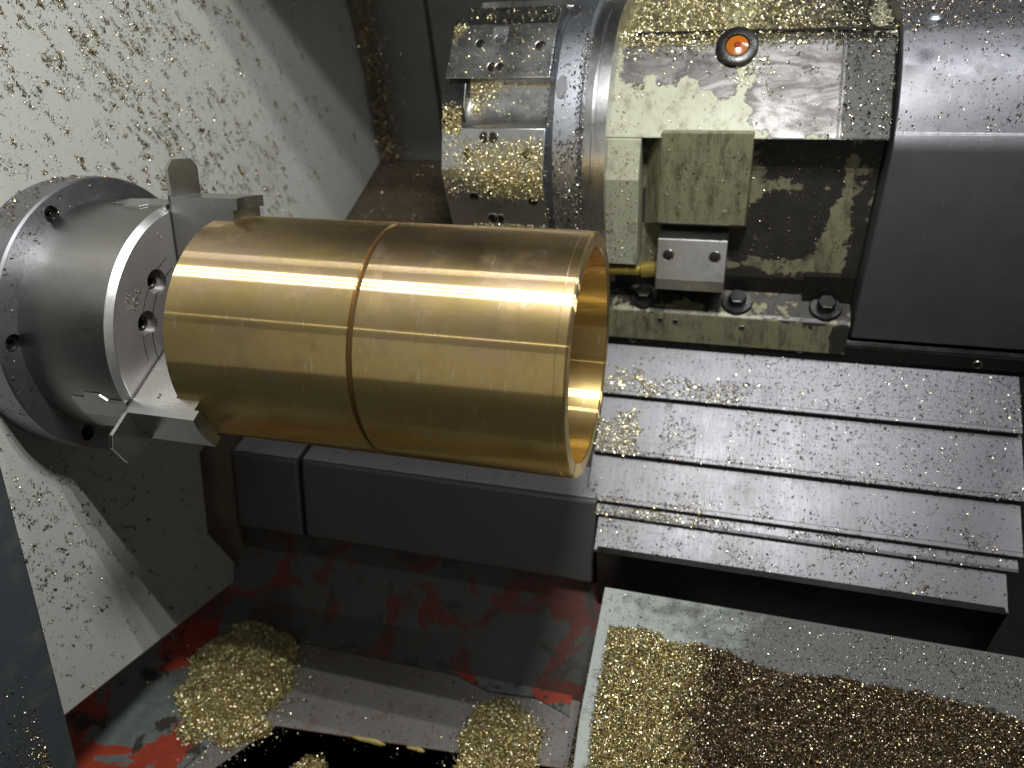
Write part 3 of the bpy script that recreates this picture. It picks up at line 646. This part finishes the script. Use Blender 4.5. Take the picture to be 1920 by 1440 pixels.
# --- trough heaps
def blob(cx, cy, rx, ry, hh, seed, sq=2.0):
    def f(x, y):
        d_ = (np.abs((x - cx) / rx) ** sq + np.abs((y - cy) / ry) ** sq) ** (1 / sq) + .75 * (fbm(x, y, 20, seed) - .5)
        return np.clip(1 - d_, 0, 1) ** .9 * hh * (.8 + .4 * fbm(x, y, 60, seed + 1))
    return f
heap('trough_chip_heap', np.linspace(-.60, -.34, 70), np.linspace(-.19, .03, 60), blob(-.452, -.085, .078, .085, .035, 11), FZ + .002, GOLD, 30000, .0024, 'pale golden chip mound on the red trough floor', HEAP, None, (-.452, -.085, .07, .075))
heap('small_chip_heap', np.linspace(-.16, -.04, 50), np.linspace(-.16, -.02, 50), blob(-.100, -.088, .052, .062, .030, 14), FZ, GOLD, 12000, .0024, 'small pale chip mound at the edge of the trough opening', HEAP, None, (-.100, -.082, .042, .045))
heap('chute_chip_heap', np.linspace(-.42, -.18, 50), np.linspace(-.34, -.11, 50), blob(-.305, -.160, .080, .060, .050, 16), -.545, GOLD, 9000, .0026, 'chip mound lying down in the black chute', HEAP)
n = 1500; x = rng.uniform(-.55, -.01, n); y = rng.uniform(-.13, .0, n)
chips('trough_chips', np.stack([x, y, np.full(n, FZ + .0008)], -1), .0022, SILVER, 'loose chips sprinkled on the worn trough floor', flat=(0, 0, 1))

# --- chips thrown on the headstock wall: clots drawn out downwards
def clots(n, ylo, yhi, zlo, zhi, dens, sy, sz, cnt, lean=.35):
    out = []
    while len(out) < n:
        y, z = rng.uniform(ylo, yhi), rng.uniform(zlo, zhi)
        if rng.uniform() < dens(y, z): out.append((y, z))
    P = []
    for y, z in out:
        m = rng.poisson(cnt * rng.uniform(.2, 2.0)) + 1; dz = rng.normal(0, sz * rng.uniform(.4, 1.3), m); dy = rng.normal(0, sy * rng.uniform(.5, 1.4), m) - dz * lean
        P += [(XW + .0003, y + a, z + b) for a, b in zip(dy, dz)]
    return np.array(P)
inwall = lambda P: P[(np.hypot(P[:, 1], P[:, 2]) > .134) & (P[:, 2] > -.23 + .208 * (P[:, 1] - .057) + .004) | (P[:, 1] < .02) & (P[:, 2] > -.335 - .4175 * (P[:, 1] + .2285) + .006) & (np.hypot(P[:, 1], P[:, 2]) > .134)]
up = lambda y, z: float(np.clip(1.15 - abs(y - .06) / .33, .05, 1) * np.clip((z + .02 + .5 * y) / .1, .05, 1) * (.25 + 1.2 * vnoise(np.array(y), np.array(z), 14, 2)))
chips('wall_chips', inwall(clots(1150, -.15, .66, -.1, .34, up, .0022, .0046, 30)), .0017, WCHIP, 'clots of brown chips stuck over the upper headstock wall', flat=(1, 0, 0))
chips('sparse_wall_chips', inwall(clots(360, .0, .68, -.12, .34, lambda y, z: float(np.clip(1.2 - abs(y - .24) / .3, .1, 1)), .0020, .0042, 9)), .0018, WCHIP, 'sparse brown chips stuck to the headstock wall nearer the back wall', flat=(1, 0, 0))
chips('lower_wall_chips', inwall(clots(420, -.28, .03, -.42, -.1, lambda y, z: float(np.clip(.15 + .9 * np.clip((z + .30) / .15, 0, 1) * np.clip((-.04 - y) / .1, 0, 1), 0, 1)), .0018, .0040, 7)), .0020, SILVER, 'dark chips stuck to the headstock wall below the chuck', flat=(1, 0, 0))
n = 26000; y = rng.uniform(-.3, .68, n); z = rng.uniform(-.4, .36, n)
chips('wall_dust_chips', inwall(np.stack([np.full(n, XW + .0002), y, z], -1)), .0011, SILVER, 'fine chip specks spread over the white headstock wall', flat=(1, 0, 0))

# --- corner strip and ledge behind
n = 15000; z = rng.uniform(-.10, .36, n); x = -.4985 + np.abs(rng.normal(0, .019, n)) * (1.1 - .8 * z); y = .690 - np.abs(rng.normal(0, .01, n))
chips('corner_chips', np.stack([x, y, z], -1), .0026, WCHIP, 'brown chips crusted in the corner of back and headstock walls')
n = 6500; x = rng.uniform(-.495, -.22, n); y = rng.uniform(.35, .69, n); z = -.1035 - (.695 - y) * (.1215 / .535)
chips('ledge_chips', np.stack([x, y, z + .0005], -1), .0024, BROWN_CHIPS, 'brown chips lying along the rear ledge')

# --- turret chips
def on_turret(n, a0, a1, x0, x1, dens, r=None):
    P = []
    a = rng.uniform(a0, a1, n * 5); x = rng.uniform(x0, x1, n * 5); w = dens(a, x); k = rng.uniform(size=len(a)) < w; a, x = a[k][:n], x[k][:n]
    def face_r(a):
        b = (a - 111) % 60; rr = np.interp(b, [0, 3.2, 26, 26.01, 35, 44.9, 45, 60], [.1675, .1675, .161, .154, .1445, .158, .161, .1675])
        chord = np.interp(b, [0, 3.2, 14.6, 26, 45, 52.5, 60], [0, 0, .0030, 0, 0, .0014, 0]); return rr - chord
    rr = face_r(a) if r is None else np.full(len(a), r)
    return np.stack([x, TC[0] + (rr + .0006) * np.cos(np.radians(a)), TC[1] + (rr + .0006) * np.sin(np.radians(a))], -1)
lowc = lambda a, x: np.clip((a - 158) / 8, 0, 1) * np.clip((184 - a) / 8, .0, 1) * np.clip(.35 + (x + .17) * 8 + .9 * (fbm(a / 40, x * 10, 3, 5) - .4), .05, 1)
chips('turret_chips', np.concatenate([on_turret(6000, 154, 196, -.213, -.100, lowc), on_turret(1300, 114, 140, -.213, -.100, lambda a, x: np.clip(.06 + 1.0 * (x < -.197 + .02 * (fbm(a / 20, x * 10, 6, 4) - .5)) * (a < 123 - (x + .213) * 500), 0, 1)),
      on_turret(900, 137, 150, -.187, -.105, lambda a, x: np.clip((-.150 - x + .03 * (fbm(a / 20, x * 10, 5, 3) - .5)) / .03 - .25 * (a - 137) / 10, .03, 1)), on_turret(160, 92, 113, -.213, -.1, lambda a, x: np.full_like(a, .5)),
      on_turret(1500, 195, 206, -.187, -.1, lambda a, x: np.full_like(a, .9)), on_turret(900, 146, 158, -.214, -.192, lambda a, x: np.clip((a - 146) / 6, 0, 1), r=.1615)]),
      .0020, GOLD, 'golden chips caked on the turret faces')
rimd = lambda a, x: np.clip(.10 + .9 * (a > 160) * fbm(a / 30, x * 20, 4, 6) + .7 * (np.abs(x + .062) < .004) * (a > 118), 0, 1)
chips('turret_rim_chips', np.concatenate([on_turret(1900, 100, 205, -.0895, -.0605, rimd, r=.1628), on_turret(700, 118, 205, -.0625, -.058, lambda a, x: np.full_like(a, .8), r=.160), on_turret(500, 110, 205, -.101, -.093, lambda a, x: np.full_like(a, .7), r=.160)]), .0022, SILVER, 'chips stuck round the turret rim')

# --- housing and shroud chips
n = 95000; x = rng.uniform(-.05, .62, n); y = rng.uniform(.372, .58, n); w = np.clip(1.25 - (x - .05) / .28, .30, 1) * (.5 + .8 * fbm(x, y, 30, 7)); k = rng.uniform(size=n) < w; x, y = x[k], y[k]
z = np.where(x < .244, np.where(y < .385, .151 + (y - .377) * .56, .1555 + (y - .385) * .0702), np.where(y < .41, .162 + (y - .382) * .357, .172 + (y - .41) * .0609))
gold = rng.uniform(size=len(x)) < np.clip(1.1 - (x - .05) / .18, .12, 1)
chips('housing_top_chips', np.stack([x, y, z + .0008], -1)[gold], .0022, GOLD, 'golden chips covering the top of the cream housing')
chips('shroud_top_chips', np.stack([x, y, z + .0006], -1)[~gold], .0018, SILVER, 'grey chips lying on top of the shroud')
n = 9000; x = rng.uniform(-.036, .243, n); s_ = rng.uniform(0, 1.12, n) ** .8; w = np.clip(.05 + 1.3 * (s_ - .8) / .2 * np.clip(1.1 - (x) / .15, .2, 1), .05, 1) + .5 * (fbm(x, s_ * .1, 40, 8) > .62) + .45 * (x > .196)
k = rng.uniform(size=n) < w; x, s_ = x[k], s_[k]; P = np.stack([x, .3 + .077 * s_, .0748 + .0762 * s_], -1) + n45 * .0007
k = P[:, 0] < .15
chips('housing_slope_chips', P[k], .0022, GOLD, 'golden chips on the sloping cream face round the sight glass', flat=n45)
chips('bare_slope_chips', P[~k], .0021, SILVER, 'grey chips on the worn sloping metal beside the shroud', flat=n45)
n = 5200; x = rng.uniform(.246, .78, n); s_ = rng.uniform(0, 1, n); k = rng.uniform(size=n) < .25 + .9 * (fbm(x, s_ * .1, 26, 12) > .55); x, s_ = x[k], s_[k]
P = np.stack([x, .300 + .082 * s_ - .006 * np.sin(np.pi * s_), .082 + .080 * s_ + .006 * np.sin(np.pi * s_)], -1)
chips('shroud_slope_chips', P + n45 * .0004, .0019, SILVER, 'dark specks of chips on the shroud slope', flat=n45)
n = 2600; x = rng.uniform(.003, .24, n); z = rng.uniform(-.12, .065, n); k = (x > bx0) & (x < bx1) & (z > bz0) & (z < bz1)
zc = rng.uniform(-.064, .073, 420)
chips('cheek_chips', np.stack([rng.uniform(-.035, 0, 420), .2817 + np.clip((zc - .0354) / .0388, 0, 1) * .0174, zc], -1), .0017, WCHIP, 'chips stuck to the cream cheek next to the turret flange', flat=(0, -1, 0))
chips('housing_front_chips', np.stack([x, np.where(k, YF - .0003, .3220), z], -1), .0014, SILVER, 'fine chips on the oil-coated housing front', flat=(0, -1, 0))
n = 700; x = rng.uniform(-.08, .43, n); y = rng.uniform(.294, .305, n)
chips('rail_chips', np.stack([x, y, -.1575 + (y - .296) * .23], -1), .0017, SILVER, 'glinting chips along the dark rail top', flat=(0, 0, 1))

# --- way cover chips
PG, PS = [], []
for i, (s0, s1, x0, x1, h) in enumerate(WCF):
    lo = s0 if i == 0 else WCF[i - 1][1] + .001
    m = int(24000 * (s1 - lo) / .07); x = rng.uniform(max(x0, -.08), x1, m); s_ = rng.uniform(lo, s1, m); hh = np.full(m, h)
    q = O0 + u * s_[:, None] + nn * (hh[:, None] + .0003) + np.stack([x, 0 * x, 0 * x], -1); f_ = fbm(x, s_, 40, 20 + i); r_ = rng.uniform(size=m)
    w = {0: .08 + .20 * (x > .12) + .75 * ((s_ > .025) & (x > .03) & (x < .16)) * (f_ > .42), 1: .05 + .17 * (x > .12) + .7 * ((x > .045) & (x < .085)) * (f_ > .45) + .6 * (s_ > s1 - .007), 2: .06 + .4 * (s_ > s1 - .022) * (f_ > .45), 3: .15 + .7 * (f_ > .5), 4: .08 + .35 * (f_ > .55)}[i]
    PS.append(q[r_ < w * .55])
    wg = {0: .8 * ((x < .03 + .04 * (f_ - .5)) & (s_ > .012 + .04 * (f_ - .4))) * (f_ > .42) + .3 * ((x > .03) & (x < .13) & (s_ > .03)), 1: 1.0 * ((x < .026 + .03 * (f_ - .5)) & (s_ > s1 - .052 + .05 * (f_ - .4))), 2: .35 * ((s_ > s1 - .008) & (x < .10)), 3: .4 * (x < .12), 4: .1 * (x < .03)}[i]
    PG.append(q[rng.uniform(size=m) < wg])
chips('way_cover_chips', np.concatenate(PS), .0020, SILVER, 'dark and silvery chips scattered over the way cover plates', flat=nn)
chips('way_cover_gold_chips', np.concatenate(PG), .0022, GOLD, 'golden chips gathered on the way cover near the sleeve', flat=nn)

# --- chuck back plate chips, and a few on the bed top
a = rng.uniform(60, 190, 1400); x = rng.uniform(-.498, -.466, 1400); w = .15 + .8 * (fbm(a / 40, x * 20, 5, 3) > .55) ; k = rng.uniform(size=1400) < w
chips('back_plate_side_chips', np.stack([x, .1298 * np.cos(np.radians(a)), .1298 * np.sin(np.radians(a))], -1)[k], .0019, BROWN_CHIPS, 'chips lying on the edge of the chuck back plate')
a = rng.uniform(50, 215, 900); rr = rng.uniform(.111, .128, 900); k = rng.uniform(size=900) < .12 + .7 * np.exp(-((a - 104) / 14) ** 2) + .35 * np.exp(-((a - 140) / 14) ** 2)
chips('back_plate_chips', np.stack([np.full(900, -.4618), rr * np.cos(np.radians(a)), rr * np.sin(np.radians(a))], -1)[k], .0018, SILVER, 'chips on the chuck back plate round its screws', flat=(1, 0, 0))
n = 500; chips('bed_chips', np.stack([rng.uniform(-.5, -.03, n), rng.uniform(.126, .17, n), np.full(n, -.2906)], -1), .0018, SILVER, 'small chips on top of the bed beam', flat=(0, 0, 1))

gd = (gp[2] - gp[0]) / np.linalg.norm(gp[2] - gp[0]); gn_ = np.array((-gd[1], gd[0])); gn_ = gn_ if gn_[0] < 0 else -gn_
n = 1500; a = np.abs(rng.normal(0, .05, n)); b = .022 + np.abs(rng.normal(0, .02, n)); q = gp[2][None] - gd[None] * (a[:, None] - .01) + gn_[None] * b[:, None]
chips('guard_chips', np.stack([np.full(n, -.3997), q[:, 0], q[:, 1]], -1), .0017, WCHIP, 'smear of dull chips on the dark guard panel', flat=(1, 0, 0))
